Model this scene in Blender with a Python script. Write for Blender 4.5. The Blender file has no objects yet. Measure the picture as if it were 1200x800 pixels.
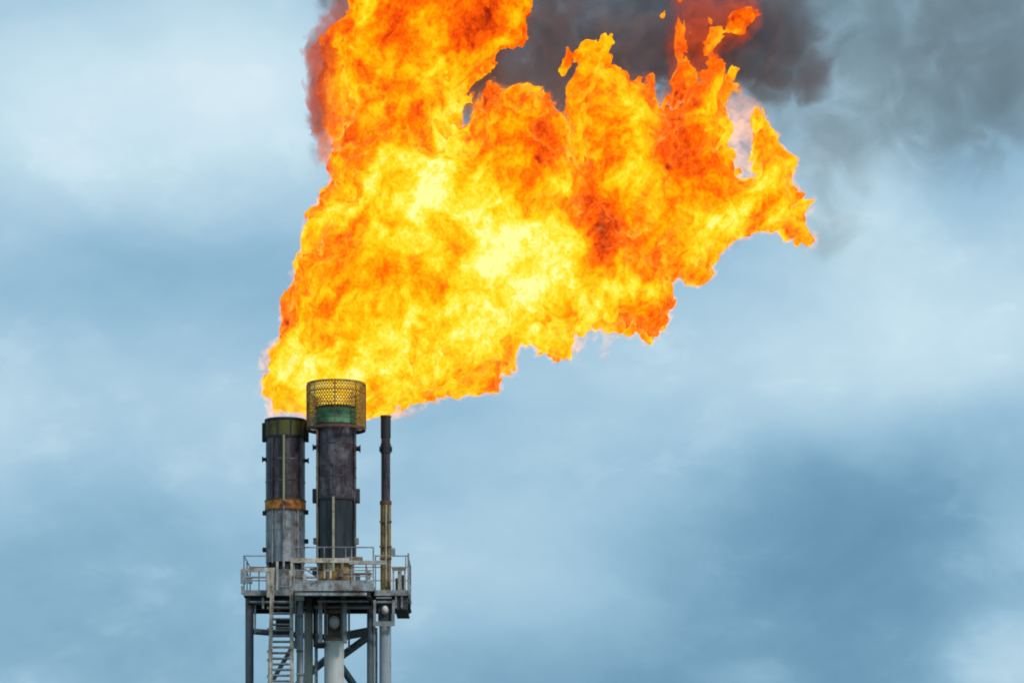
import bpy, bmesh, math, random
import numpy as np
from mathutils import Vector, Matrix

random.seed(7)
R = math.radians
scene = bpy.context.scene
COL = scene.collection

# ------------------------------------------------------------------ camera
DIST = 150.0          # metres from lens to the tower
EYE = 1.7
RISE = 27.73          # how far above the eye the middle of the frame lies, at the tower
cam_d = bpy.data.cameras.new('camera')
cam = bpy.data.objects.new('camera', cam_d)
COL.objects.link(cam)
cam.location = (0, -DIST, EYE)
cam.rotation_euler = (R(90), 0, 0)
cam_d.sensor_width = 36
cam_d.lens = 36 * DIST / 40.0
cam_d.shift_y = RISE / 40.0
cam_d.clip_start = 1
cam_d.clip_end = 20000
scene.camera = cam


def P(px, py, y=0.0):
    """World point at depth y for a point of the photograph (30 px to the metre at the tower)."""
    s = (DIST + y) / DIST
    return Vector(((px - 600) / 30.0 * s, y, EYE + (RISE + (400 - py) / 30.0) * s))


# ------------------------------------------------------------------ node helpers
def new_mat(name):
    m = bpy.data.materials.new(name)
    m.use_nodes = True
    nt = m.node_tree
    nt.nodes.clear()
    out = nt.nodes.new('ShaderNodeOutputMaterial')
    return m, nt, out


def N(nt, typ, **kw):
    n = nt.nodes.new(typ)
    for k, v in kw.items():
        if k == 'inp':
            for a, b in v.items():
                n.inputs[a].default_value = b
        else:
            setattr(n, k, v)
    return n


def math_node(nt, op, a, b=None, c=None, clamp=False):
    n = nt.nodes.new('ShaderNodeMath')
    n.operation = op
    n.use_clamp = clamp
    for i, v in enumerate((a, b, c)):
        if v is None:
            continue
        if isinstance(v, (int, float)):
            n.inputs[i].default_value = v
        else:
            nt.links.new(v, n.inputs[i])
    return n.outputs[0]


def ramp(nt, fac, stops, interp='LINEAR'):
    n = nt.nodes.new('ShaderNodeValToRGB')
    cr = n.color_ramp
    cr.interpolation = interp
    while len(cr.elements) < len(stops):
        cr.elements.new(0.5)
    for e, (p, c) in zip(cr.elements, stops):
        e.position = p
        e.color = (*c, 1) if len(c) == 3 else c
    nt.links.new(fac, n.inputs[0])
    return n.outputs[0]


def mix_rgb(nt, fac, a, b, mode='MIX'):
    n = nt.nodes.new('ShaderNodeMix')
    n.data_type = 'RGBA'
    n.blend_type = mode
    for sock, v in ((n.inputs[0], fac), (n.inputs[6], a), (n.inputs[7], b)):
        if isinstance(v, (int, float)):
            sock.default_value = v
        elif isinstance(v, tuple):
            sock.default_value = (*v, 1)
        else:
            nt.links.new(v, sock)
    return n.outputs[2]


def metal_mat(name, base, second, stain, stain_amt=0.5, rough=0.6, metallic=0.0, streak=(5, 5, 0.7), scale=1.0, bump=0.15):
    """Painted or bare steel: patchy base, vertical run-off streaks (painted sheen on the scorched ones), blotches of stain."""
    m, nt, out = new_mat(name)
    tc = N(nt, 'ShaderNodeTexCoord')
    mp = N(nt, 'ShaderNodeMapping', inp={'Scale': streak})
    nt.links.new(tc.outputs['Object'], mp.inputs[0])
    n1 = N(nt, 'ShaderNodeTexNoise', inp={'Scale': 1.6 * scale, 'Detail': 6, 'Roughness': 0.65})
    nt.links.new(mp.outputs[0], n1.inputs['Vector'])
    n2 = N(nt, 'ShaderNodeTexNoise', inp={'Scale': 2.1 * scale, 'Detail': 8, 'Roughness': 0.7})
    nt.links.new(tc.outputs['Object'], n2.inputs['Vector'])
    f1 = ramp(nt, n1.outputs[0], [(0.38, (0, 0, 0)), (0.66, (1, 1, 1))])
    f2 = ramp(nt, n2.outputs[0], [(0.66 - 0.28 * stain_amt, (0, 0, 0)), (0.78 - 0.2 * stain_amt, (1, 1, 1))])
    c = mix_rgb(nt, f1, base, second)
    c = mix_rgb(nt, f2, c, stain)
    b = N(nt, 'ShaderNodeBsdfPrincipled')
    nt.links.new(c, b.inputs['Base Color'])
    b.inputs['Roughness'].default_value = rough
    b.inputs['Metallic'].default_value = metallic
    if bump:
        bp = N(nt, 'ShaderNodeBump', inp={'Strength': bump, 'Distance': 0.03})
        nt.links.new(n2.outputs[0], bp.inputs['Height'])
        nt.links.new(bp.outputs[0], b.inputs['Normal'])
    nt.links.new(b.outputs[0], out.inputs['Surface'])
    return m


M = {}
M['scorched'] = metal_mat('scorched steel with sheen', (0.010, 0.010, 0.014), (0.15, 0.125, 0.13), (0.045, 0.018, 0.02), 0.75, 0.42, 0.25, (2.4, 2.4, 0.35), 1.0, .3)  # paler second tone is sheen painted over the scorching
M['scorched_plum'] = metal_mat('scorched plum steel with sheen', (0.016, 0.013, 0.018), (0.20, 0.165, 0.185), (0.04, 0.016, 0.02), 0.8, 0.42, 0.25, (1.8, 1.8, 0.5), 1.0, .3)  # light second tone paints sheen patches onto the plum scorching
M['sooty_blue'] = metal_mat('sooty blue steel', (0.008, 0.011, 0.015), (0.045, 0.052, 0.060), (0.03, 0.018, 0.015), 0.4, 0.4, 0.25, (3, 3, 0.3))
M['silver'] = metal_mat('dull silver steel', (0.13, 0.145, 0.16), (0.48, 0.48, 0.48), (0.12, 0.085, 0.065), 0.7, 0.42, 0.3, (2.6, 2.6, 0.3))
M['orange_rust'] = metal_mat('orange rusted band', (0.46, 0.17, 0.015), (0.60, 0.27, 0.03), (0.16, 0.035, 0.012), 0.7, 0.7, 0.0, (3, 3, 2))
M['olive'] = metal_mat('olive coated steel', (0.085, 0.080, 0.012), (0.13, 0.115, 0.02), (0.03, 0.025, 0.012), 0.55, 0.7, 0.0, (4, 4, 1))
M['green'] = metal_mat('green coated steel', (0.085, 0.23, 0.10), (0.16, 0.36, 0.18), (0.055, 0.09, 0.04), 0.65, 0.6, 0.0, (1.5, 1.5, 5))
M['black'] = metal_mat('sooty black steel', (0.012, 0.012, 0.014), (0.03, 0.027, 0.028), (0.035, 0.02, 0.015), 0.4, 0.7)
M['brass'] = metal_mat('flame lit brass wire', (0.34, 0.19, 0.035), (0.48, 0.28, 0.055), (0.12, 0.045, 0.012), 0.55, 0.6, 0.2, (3, 3, 3))  # wire colour yellowed to carry the glow of the flame
M['brown_frame'] = metal_mat('heat browned frame', (0.10, 0.045, 0.018), (0.17, 0.08, 0.03), (0.04, 0.015, 0.01), 0.5, 0.7, 0.0)
M['ochre'] = metal_mat('ochre rusted pipe', (0.28, 0.165, 0.04), (0.48, 0.31, 0.11), (0.08, 0.035, 0.015), 0.7, 0.75, 0.0, (8, 8, 0.5))
M['pipe_trace'] = metal_mat('pale conduit', (0.36, 0.32, 0.22), (0.46, 0.41, 0.28), (0.19, 0.13, 0.08), 0.5, 0.6)
M['conduit_olive'] = metal_mat('olive conduit', (0.28, 0.27, 0.12), (0.38, 0.36, 0.18), (0.15, 0.12, 0.06), 0.5, 0.6)
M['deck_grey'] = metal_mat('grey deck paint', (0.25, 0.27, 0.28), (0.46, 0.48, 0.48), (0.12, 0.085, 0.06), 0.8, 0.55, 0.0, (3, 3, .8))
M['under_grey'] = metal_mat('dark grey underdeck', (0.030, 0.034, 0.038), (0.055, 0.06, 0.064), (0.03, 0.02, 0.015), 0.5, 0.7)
M['rail'] = metal_mat('weathered rail paint', (0.40, 0.38, 0.33), (0.60, 0.57, 0.50), (0.20, 0.13, 0.08), 0.75, 0.55, 0.0, (5, 5, 5))
M['rail_grey'] = metal_mat('grey galvanised rail', (0.21, 0.245, 0.27), (0.38, 0.41, 0.42), (0.15, 0.11, 0.08), 0.7, 0.5, 0.2, (5, 5, 5))
M['cream'] = metal_mat('cream painted steel', (0.54, 0.48, 0.37), (0.72, 0.67, 0.55), (0.27, 0.17, 0.09), 0.7, 0.55, 0.0, (4, 4, 1))
M['leg_steel'] = metal_mat('blue grey leg steel', (0.075, 0.095, 0.115), (0.13, 0.15, 0.17), (0.13, 0.085, 0.08), 0.5, 0.55, 0.1, (4, 4, 0.5))
M['beam_green'] = metal_mat('green grey beam steel', (0.10, 0.145, 0.15), (0.16, 0.20, 0.20), (0.09, 0.08, 0.06), 0.45, 0.6, 0.0, (3, 3, 1))
M['riser'] = metal_mat('off white riser paint', (0.52, 0.53, 0.50), (0.64, 0.64, 0.61), (0.33, 0.29, 0.22), 0.35, 0.5, 0.0, (5, 5, 0.4))
M['riser_grey'] = metal_mat('grey riser paint', (0.27, 0.31, 0.34), (0.36, 0.40, 0.42), (0.2, 0.19, 0.17), 0.35, 0.5, 0.1, (5, 5, 0.4))
M['riser_moss'] = metal_mat('pale mossy pipe paint', (0.44, 0.45, 0.37), (0.56, 0.56, 0.47), (0.30, 0.29, 0.18), 0.45, 0.6, 0.0, (5, 5, 0.5))
M['box_brown'] = metal_mat('brown weathered box', (0.17, 0.125, 0.085), (0.27, 0.21, 0.15), (0.09, 0.055, 0.035), 0.5, 0.7)
M['white'] = metal_mat('white enamel', (0.72, 0.73, 0.72), (0.80, 0.80, 0.78), (0.5, 0.46, 0.40), 0.3, 0.4)


# ------------------------------------------------------------------ mesh builder
class MB:
    def __init__(self):
        self.v, self.f, self.s = [], [], []

    def _add(self, vs, fs, smooth=False):
        o = len(self.v)
        self.v += [tuple(v) for v in vs]
        self.f += [tuple(i + o for i in f) for f in fs]
        self.s += [smooth] * len(fs)
        return self

    def box(self, x0, x1, y0, y1, z0, z1):
        b = 0.012
        b = min(b, (x1 - x0) * .2, (y1 - y0) * .2, (z1 - z0) * .2)
        bm = bmesh.new()
        bmesh.ops.create_cube(bm, size=1, matrix=Matrix.Translation(((x0 + x1) / 2, (y0 + y1) / 2, (z0 + z1) / 2)) @ Matrix.Diagonal((x1 - x0, y1 - y0, z1 - z0, 1)))
        bmesh.ops.bevel(bm, geom=bm.edges[:], offset=b, segments=1, affect='EDGES')
        bm.verts.ensure_lookup_table()
        self._add([v.co for v in bm.verts], [[v.index for v in f.verts] for f in bm.faces])
        bm.free()
        return self

    def tube(self, a, b, r, r2=None, n=12, caps=True):
        a, b = Vector(a), Vector(b)
        r2 = r if r2 is None else r2
        d = (b - a).normalized()
        u = d.cross(Vector((0, 1, 0)) if abs(d.y) < .9 else Vector((1, 0, 0))).normalized()
        w = d.cross(u)
        vs = []
        for c, rr in ((a, r), (b, r2)):
            for k in range(n):
                t = 2 * math.pi * k / n
                vs.append(c + (u * math.cos(t) + w * math.sin(t)) * rr)
        fs = [(k, (k + 1) % n, n + (k + 1) % n, n + k) for k in range(n)]
        self._add(vs, fs, True)
        if caps:
            self._add(vs[:n], [tuple(range(n - 1, -1, -1))])
            self._add(vs[n:], [tuple(range(n))])
        return self

    def path(self, pts, r, n=8, closed=False):
        k = len(pts)
        for i in range(k if closed else k - 1):
            self.tube(pts[i], pts[(i + 1) % k], r, n=n)
        return self

    def bar(self, a, b, w, h):
        """Square section bar from a to b, w across (in the picture plane) and h in the other direction."""
        a, b = Vector(a), Vector(b)
        d = (b - a).normalized()
        v = Vector((0, 1, 0)) if abs(d.y) < .8 else Vector((1, 0, 0))
        u = d.cross(v).normalized()
        v = u.cross(d).normalized()
        vs = []
        for c in (a, b):
            for su, sv in ((-1, -1), (1, -1), (1, 1), (-1, 1)):
                vs.append(c + u * (su * w / 2) + v * (sv * h / 2))
        self._add(vs, [(3, 2, 1, 0), (4, 5, 6, 7), (0, 1, 5, 4), (1, 2, 6, 5), (2, 3, 7, 6), (3, 0, 4, 7)])
        return self

    def ibeam(self, a, b, w, h, t=0.04):
        """I section with flanges facing up and down (h tall, w wide)."""
        a, b = Vector(a), Vector(b)
        d = (b - a).normalized()
        up = Vector((0, 0, 1))
        up = (up - d * up.dot(d)).normalized()
        for off, ww, hh in ((up * (h / 2 - t / 2), w, t), (up * (-h / 2 + t / 2), w, t), (up * 0, t, h - 2 * t)):
            u = d.cross(up).normalized()
            vs = []
            for c in (a + off, b + off):
                for su, sv in ((-1, -1), (1, -1), (1, 1), (-1, 1)):
                    vs.append(c + u * (su * ww / 2) + up * (sv * hh / 2))
            self._add(vs, [(3, 2, 1, 0), (4, 5, 6, 7), (0, 1, 5, 4), (1, 2, 6, 5), (2, 3, 7, 6), (3, 0, 4, 7)])
        return self

    def lathe(self, c, prof, n=40, a0=0.0, a1=2 * math.pi):
        """prof: list of (radius, z) in order; c = (x, y)."""
        full = abs(a1 - a0 - 2 * math.pi) < 1e-6
        m = n if full else n + 1
        vs = []
        for r, z in prof:
            for k in range(m):
                t = a0 + (a1 - a0) * k / n
                vs.append((c[0] + r * math.cos(t), c[1] + r * math.sin(t), z))
        fs = []
        for i in range(len(prof) - 1):
            for k in range(n):
                k2 = (k + 1) % m
                fs.append((i * m + k, i * m + k2, (i + 1) * m + k2, (i + 1) * m + k))
        return self._add(vs, fs, True)

    def shell(self, c, r, z0, z1, t=0.03, n=40):
        """Open cylinder with wall thickness."""
        return self.lathe(c, [(r - t, z0), (r, z0), (r, z1), (r - t, z1), (r - t, z0)], n)

    def build(self, name, mat, parent=None):
        me = bpy.data.meshes.new(name)
        org = WLOC.get(parent.name, Vector((0, 0, 0))) if parent else Vector((0, 0, 0))
        me.from_pydata([(v[0] - org.x, v[1] - org.y, v[2] - org.z) for v in self.v], [], self.f)
        me.polygons.foreach_set('use_smooth', self.s)
        me.validate()
        me.update()
        bm = bmesh.new()
        bm.from_mesh(me)
        bmesh.ops.recalc_face_normals(bm, faces=bm.faces)
        bm.to_mesh(me)
        bm.free()
        me.materials.append(mat)
        try:
            me.set_sharp_from_angle(angle=R(40))
        except Exception:
            pass
        o = bpy.data.objects.new(name, me)
        COL.objects.link(o)
        if parent:
            o.parent = parent
            WLOC[o.name] = org
        return o


WLOC = {}


def thing(name, label, cat, loc, group=None):
    o = bpy.data.objects.new(name, None)
    o.empty_display_size = 0.3
    COL.objects.link(o)
    o.location = loc
    WLOC[o.name] = Vector(loc)
    o['label'] = label
    o['category'] = cat
    if group:
        o['group'] = group
    return o


def struct(o, kind='structure'):
    o['kind'] = kind
    return o


# ------------------------------------------------------------------ ground
def build_ground():
    bm = bmesh.new()
    bmesh.ops.create_grid(bm, x_segments=24, y_segments=24, size=6000)
    me = bpy.data.meshes.new('ground')
    bm.to_mesh(me)
    bm.free()
    m, nt, out = new_mat('gravel and dry grass')
    tc = N(nt, 'ShaderNodeTexCoord')
    a = N(nt, 'ShaderNodeTexNoise', inp={'Scale': 0.05, 'Detail': 8, 'Roughness': 0.6})
    b_ = N(nt, 'ShaderNodeTexNoise', inp={'Scale': 3.0, 'Detail': 8, 'Roughness': 0.7})
    for q in (a, b_):
        nt.links.new(tc.outputs['Object'], q.inputs['Vector'])
    c1 = ramp(nt, a.outputs[0], [(0.4, (0.075, 0.07, 0.06)), (0.6, (0.045, 0.055, 0.028))])
    c2 = mix_rgb(nt, 0.35, c1, b_.outputs[1], 'OVERLAY')
    bs = N(nt, 'ShaderNodeBsdfPrincipled', inp={'Roughness': 0.95})
    nt.links.new(c2, bs.inputs['Base Color'])
    nt.links.new(bs.outputs[0], out.inputs['Surface'])
    me.materials.append(m)
    o = bpy.data.objects.new('ground', me)
    COL.objects.link(o)
    struct(o)


build_ground()

# ------------------------------------------------------------------ tower and platform
YF, YW, YB = -2.2, 0.0, 3.5       # front edge of the middle bay, front edge of the wings, back edge
ZD = P(0, 691, YW).z              # deck level
tower = thing('flare_tower', 'three legged grey steel tower carrying a railed platform under the flare stacks', 'tower', (P(391, 0).x, 1.5, 0))


def X(px, y=0.0):
    return (px - 600) / 30.0 * (DIST + y) / DIST


def Z(py, y=0.0):
    return P(0, py, y).z


def build_tower():
    t = tower
    # decks: plates with channel fascias
    xl0, xl1, xr0, xr1 = X(286), X(343), X(439), X(478.5)
    xc0, xc1 = X(345, YF), X(437.5, YF)
    for (x0, x1, y0, y1) in ((xl0, xl1, YW, YB), (xr0, xr1, YW, YB)):
        d = MB()
        d.box(x0, x1, y0 + .05, y1, ZD - .06, ZD)
        d.build('deck', M['deck_grey'], t)
        f = MB()
        h = 0.22
        f.box(x0 - .02, x1 + .02, y0, y0 + .045, ZD - h, ZD + .004)
        f.box(x0 - .02, x0 + .02, y0 + .047, y1, ZD - h - .02, ZD - .002)
        f.box(x1 - .02, x1 + .02, y0 + .047, y1, ZD - h - .02, ZD - .002)
        f.build('fascia', M['deck_grey'], t)
    d = MB()
    d.box(xc0, xc1, YF + .06, YB - .1, ZD - .062, ZD - .003)
    d.build('deck', M['deck_grey'], t)
    f = MB()
    f.box(xc0 - .05, xc1 + .03, YF, YF + .05, ZD - .30, ZD + .005)
    f.box(xc0 + .0, xc1 - .25, YF + .06, YF + .30, ZD - .47, ZD - .33)
    f.build('fascia', M['deck_grey'], t)
    k = MB()
    k.box(xc0 + .1, xc1 - .05, YF + .052, YF + .07, ZD + .01, ZD + .11)
    k.build('kick_plate', M['rail_grey'], t)
    # girders below the deck
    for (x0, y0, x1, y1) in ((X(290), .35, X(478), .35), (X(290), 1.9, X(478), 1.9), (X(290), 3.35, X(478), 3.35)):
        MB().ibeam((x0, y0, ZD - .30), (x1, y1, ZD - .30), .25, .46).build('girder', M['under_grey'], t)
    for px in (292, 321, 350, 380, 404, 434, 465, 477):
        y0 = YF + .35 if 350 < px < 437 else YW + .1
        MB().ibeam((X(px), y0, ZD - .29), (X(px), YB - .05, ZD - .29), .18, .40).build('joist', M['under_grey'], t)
    # plates closing the corner at the right and the walkway bracket
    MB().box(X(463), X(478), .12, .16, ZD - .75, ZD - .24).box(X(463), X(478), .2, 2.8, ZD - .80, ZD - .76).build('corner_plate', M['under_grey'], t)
    b = MB()
    for px in (464, 471):
        b.bar(P(px, 697, .06), P(px, 712, .06), .07, .07)
    b.build('hanger', M['rail_grey'], t)
    # legs
    yl = 0.5
    legs = [(X(292.4, yl), yl, .165), (X(434, yl), yl, .135), (X(391.5, 3.0), 3.0, .16)]
    for x, y, r in legs:
        l = MB()
        l.tube((x, y, .35), (x, y, ZD - .26), r, n=20)
        l.tube((x, y, .0), (x, y, .35), r * 2.2, r * 1.5, n=20)
        for zz in (5.2, 10.2, 15.2):
            l.tube((x, y, zz), (x, y, zz + .08), r * 1.12, n=20)
        l.build('leg', M['leg_steel'], t)
    MB().box(legs[1][0] + .14, legs[1][0] + .20, .42, .58, 10, ZD - .5).build('stiffener', M['riser_grey'], t)
    # horizontals between the legs, at the level seen in the photo and at regular levels down the tower
    zs = [Z(739, .5), Z(739, .5) - 5.1, Z(739, .5) - 10.2, 1.9]
    L, Rr, B = [Vector((x, y, 0)) for x, y, r in legs]
    up = lambda z: Vector((0, 0, z))
    for i, z in enumerate(zs):
        MB().tube(L + up(z), B + up(z + .0), .12, n=14).build('cross_beam', M['leg_steel'], t)
        MB().ibeam(Rr + up(z), B + up(z), .22, .30).build('cross_beam', M['beam_green'], t)
        if i:
            MB().tube(L + up(z), Rr + up(z), .11, n=14).build('cross_beam', M['leg_steel'], t)
    # diagonal braces
    MB().ibeam(P(431, 746, .55), P(382, 781.5, 2.7), .18, .24).build('brace', M['beam_green'], t)
    MB().ibeam(P(398, 778, 2.6), P(432, 827, .6), .18, .24).build('brace', M['beam_green'], t)
    MB().ibeam(P(391, 765, 2.8), P(352, 797, 2.0), .18, .26).build('brace', M['beam_green'], t)
    MB().bar(P(320, 796, 1.3), P(346, 752, 2.0), .16, .16).build('brace', M['beam_green'], t)
    MB().bar(P(352, 797, 2.0), P(296, 850, .6), .16, .16).build('brace', M['beam_green'], t)
    for a, b_ in ((L, B), (B, Rr), (Rr, L)):
        for i in range(1, len(zs) - 1):
            MB().tube(a + up(zs[i] - .2), b_ + up(zs[i + 1] + .2), .09, n=10).build('brace', M['beam_green'], t)
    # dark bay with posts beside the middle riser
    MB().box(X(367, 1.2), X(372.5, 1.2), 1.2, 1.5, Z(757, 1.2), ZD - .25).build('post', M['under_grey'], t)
    for px, w in ((375.5, 4.6), (404, 5.0)):
        MB().box(X(px - w / 2, -.5), X(px + w / 2, -.5), -.5, -.34, Z(753, -.5), ZD - .48).build('post', M['rail_grey'], t)
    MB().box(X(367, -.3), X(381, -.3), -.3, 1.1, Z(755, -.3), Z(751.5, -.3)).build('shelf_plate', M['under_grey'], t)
    MB().tube(P(369.5, 755, .2), P(369.5, 860, .2), .035).build('conduit', M['rail_grey'], t)
    # frame hanging under the right wing round the thin riser
    h = MB()
    for px in (439, 461):
        h.box(X(px - 1.6), X(px + 1.6), -.12, .02, Z(733), Z(703))
    h.box(X(437.4), X(462.6), -.14, -.121, Z(733.6), Z(728))
    h.box(X(440.8), X(459.2), -.11, .01, Z(706.5), Z(704))
    h.box(X(440.8), X(459.2), -.11, .01, Z(701.5), Z(699.5))
    h.build('hanging_frame', M['rail_grey'], t)
    MB().box(X(443), X(459), .06, .09, Z(728), Z(707)).build('back_plate', M['under_grey'], t)

    # ---- handrails
    def rail(name_mat, runs, posts, r=.022, pr=.028, toe=None):
        g = MB()
        for a, b_, rr in runs:
            g.tube(a, b_, rr, n=8)
        o = g.build('handrail', name_mat, t)
        for a, b_, rr in posts:
            MB().tube(a, b_, rr, n=8).build('post', name_mat, o)
        return o

    zt, zm = Z(651, YW), Z(667, YW)
    # left wing, front and left side
    rail(M['rail_grey'], [(P(286, 651, .02), P(312, 651, .02), .022), ((X(286), .05, zt), (X(286), YB, zt), .022), ((X(286), .05, zm + .08), (X(286), YB, zm + .08), .022),
                          ((X(286), YB, zt), (X(478), YB, zt), .022), ((X(286), YB, zm), (X(478), YB, zm), .022)],
         [((X(286), .02, ZD), (X(286), .02, zt + .03), .03), ((X(303.5), .02, ZD), (X(303.5), .02, zm), .025), ((X(286), 1.7, ZD), (X(286), 1.7, zt), .025),
          ((X(286), YB, ZD), (X(286), YB, zt), .025), ((X(340, YB), YB, ZD), (X(340, YB), YB, zt), .025), ((X(430, YB), YB, ZD), (X(430, YB), YB, zt), .025), ((X(470, YB), YB, ZD), (X(470, YB), YB, zt), .025)])
    MB().box(X(284), X(322), -.05, -.004, Z(670), Z(665)).build('rail_board', M['rail'], t)
    MB().box(X(282.2), X(288.5), -.13, -.052, Z(684), Z(667)).box(X(282.8), X(287), -.1, .05, Z(696), Z(686)).build('end_bracket', M['rail_grey'], t)
    # middle bay
    zc = lambda py: Z(py, YF)
    runs = [(P(344, 641, YF + .02), P(438, 641, YF + .02), .024), (P(407, 668, YF + .02), P(438, 668, YF + .02), .02), (P(407, 675, YF + .02), P(438, 675, YF + .02), .02),
            (P(345, 668, YF + .02), P(372, 668, YF + .02), .02)]
    posts = [(P(px, 683, YF + .02), P(px, 641, YF + .02), .026) for px in (344.5, 372, 412, 437.5)]
    posts += [(P(px, 657, YF + .02), P(px, 641, YF + .02), .02) for px in (349, 380, 405)]
    posts += [(P(429, 683, YF + .02), P(429, 660, YF + .02), .024)]
    rail(M['rail_grey'], runs, posts)
    MB().box(X(341, YF), X(409, YF), YF - .10, YF - .02, zc(659.5), zc(654)).build('rail_board', M['cream'], t)
    MB().box(X(409.1, YF), X(453, YF), YF - .09, YF - .03, zc(661.5), zc(656.5)).build('rail_board', M['rail'], t)
    # small white steps and blocks behind the middle rail
    s_ = MB()
    s_.box(X(379, YF), X(381, YF), YF + .12, YF + .2, zc(677), zc(660)).box(X(386, YF), X(388.4, YF), YF + .12, YF + .2, zc(677), zc(660))
    s_.box(X(381.1, YF), X(385.9, YF), YF + .13, YF + .19, zc(668.5), zc(666.3))
    s_.build('step_frame', M['cream'], t)
    MB().box(X(366, -1.4), X(373, -1.4), -1.5, -1.1, ZD + .45, ZD + .62).tube(P(363, 667, -1.3), P(376, 666, -1.3), .05, n=10).build('valve', M['black'], t)
    MB().box(X(405, -1.2), X(425, -1.2), -1.35, -1.1, Z(656.5, -1.2), Z(652.5, -1.2)).build('cable_tray', M['box_brown'], t)
    # right wing
    rail(M['rail_grey'], [(P(440, 651, .02), P(478.4, 651, .02), .024), ((X(478.4), .05, zt), (X(478.4), YB, zt), .022), ((X(478.4), .05, zm), (X(478.4), YB, zm), .022)],
         [(P(478.6, 697, .02), P(478.6, 648, .02), .036), (P(440, 691, .02), P(440, 650, .02), .026), (P(475.5, 666, .02), P(475.5, 651, .02), .02), ((X(478.4), 1.7, ZD), (X(478.4), 1.7, zt), .025),
          ((X(478.4), YB, ZD), (X(478.4), YB, zt), .025)])
    MB().box(X(459.5), X(476), -.03, .018, Z(668.5), Z(664)).build('rail_board', M['box_brown'], t)
    g = MB()
    for px, w in ((461, 2.2), (467.5, 3.0), (474.5, 2.2)):
        g.box(X(px - w / 2), X(px + w / 2), .04, .12, Z(690.5), Z(668.7))
    g.build('gate_bars', M['rail'], t)
    MB().box(X(463), X(466.2), .22, .5, ZD, ZD + .5).box(X(470.5), X(474), .2, .5, ZD, ZD + .62).build('junction_box', M['box_brown'], t)
    MB().box(X(312.5), X(316), -.1, -.052, Z(700), Z(671)).box(X(306.5), X(309), .15, .3, ZD - .7, ZD - .24).build('drain_pipe', M['rail'], t)
    # clutter on the left wing by the stair head
    c = MB()
    c.box(X(311), X(316), .25, .6, ZD, ZD + .72)
    c.box(X(323), X(329), .3, .62, ZD, ZD + .55)
    c.box(X(337), X(341), .2, .5, ZD, ZD + .85)
    c.build('junction_box', M['rail'], t)
    MB().tube(P(324, 682.6, .1), P(327, 682.6, .1), .06, n=10).tube(P(325.5, 690, .1), P(325.5, 682, .1), .03, n=8).build('valve', M['black'], t)
    for px, a, b_, yy, rr, mm in ((346.5, 690, 760, .15, .04, 'rail_grey'), (349, 700, 860, .6, .05, 'riser_grey'), (371, 700, 860, .9, .05, 'rail_grey'), (409, 698, 760, 1.2, .04, 'rail_grey'), (299, 698, 742, .4, .035, 'rail_grey'), (441, 735, 860, .9, .05, 'rail_grey')):
        MB().tube(P(px, a, yy), P(px, b_, yy), rr, n=10).build('conduit', M[mm], t)
    for a, b_, rr, mm in ((P(372, 704, -1.2), P(432, 704, -1.2), .05, 'rail_grey'), (P(292, 705, .2), P(345, 705, .2), .05, 'rail_grey'), (P(368, 711, .2), P(436, 711, .2), .07, 'riser_grey'), (P(355, 664, -1.0), P(372, 676, -1.0), .035, 'rail'), (P(395, 672, -1.4), P(436, 672, -1.4), .05, 'box_brown'),
                          (P(344, 676, -.6), P(372, 676, -.6), .05, 'rail'), (P(286, 676, .3), P(312, 676, .3), .04, 'rail')):
        MB().tube(a, b_, rr, n=10).build('pipe_run', M[mm], t)
    for px, py, w_, h_, yy, mm in ((349, 672, 5, 10, -.9, 'box_brown'), (357, 676, 4, 8, -1.2, 'rail'), (399, 671, 6, 9, -1.6, 'box_brown'), (419, 676, 6, 7, -1.3, 'rail_grey'), (432, 673, 4, 10, -1.0, 'rail'), (293, 679, 5, 8, .5, 'rail_grey'), (376, 674, 4, 10, -1.7, 'ochre')):
        MB().box(X(px - w_ / 2, yy), X(px + w_ / 2, yy), yy, yy + .2, Z(py + h_ / 2, yy), Z(py - h_ / 2, yy)).build('junction_box', M[mm], t)
    # pale hanger boxes below the deck beside the stair
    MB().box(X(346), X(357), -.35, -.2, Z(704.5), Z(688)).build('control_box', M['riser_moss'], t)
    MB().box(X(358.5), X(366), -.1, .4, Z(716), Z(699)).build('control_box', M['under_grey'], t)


build_tower()


# ------------------------------------------------------------------ stacks
def dome(mb, c, rx, rz, depth, n=26, k=7):
    """Blunt domed pipe end facing the front."""
    vs, fs = [(c[0], c[1] - depth, c[2])], []
    for i in range(1, k + 1):
        a = math.pi / 2 * i / k
        for j in range(n):
            t = 2 * math.pi * j / n
            vs.append((c[0] + rx * math.sin(a) * math.cos(t), c[1] - depth * math.cos(a), c[2] + rz * math.sin(a) * math.sin(t)))
    for j in range(n):
        vs.append((c[0] + rx * math.cos(2 * math.pi * j / n), c[1] + .2, c[2] + rz * math.sin(2 * math.pi * j / n)))
    for j in range(n):
        fs.append((0, 1 + j, 1 + (j + 1) % n))
    for i in range(k):
        for j in range(n):
            fs.append((1 + i * n + j, 1 + (i + 1) * n + j, 1 + (i + 1) * n + (j + 1) % n, 1 + i * n + (j + 1) % n))
    mb._add(vs, fs, True)


def trunnion(parent, x, y, z, side, r=.10, l=.16, mat='black'):
    MB().tube((x, y, z), (x + side * l * .75, y, z), r * .75, n=14).tube((x + side * l * .75, y, z), (x + side * l, y, z), r * 1.15, n=14).build('trunnion', M[mat], parent)


def bolts(mb, c, r, z, n, br=.03, bh=.06):
    for k in range(n):
        a = 2 * math.pi * k / n
        x, y = c[0] + r * math.cos(a), c[1] + r * math.sin(a)
        mb.tube((x, y, z - bh), (x, y, z + bh), br, n=6)


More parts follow.
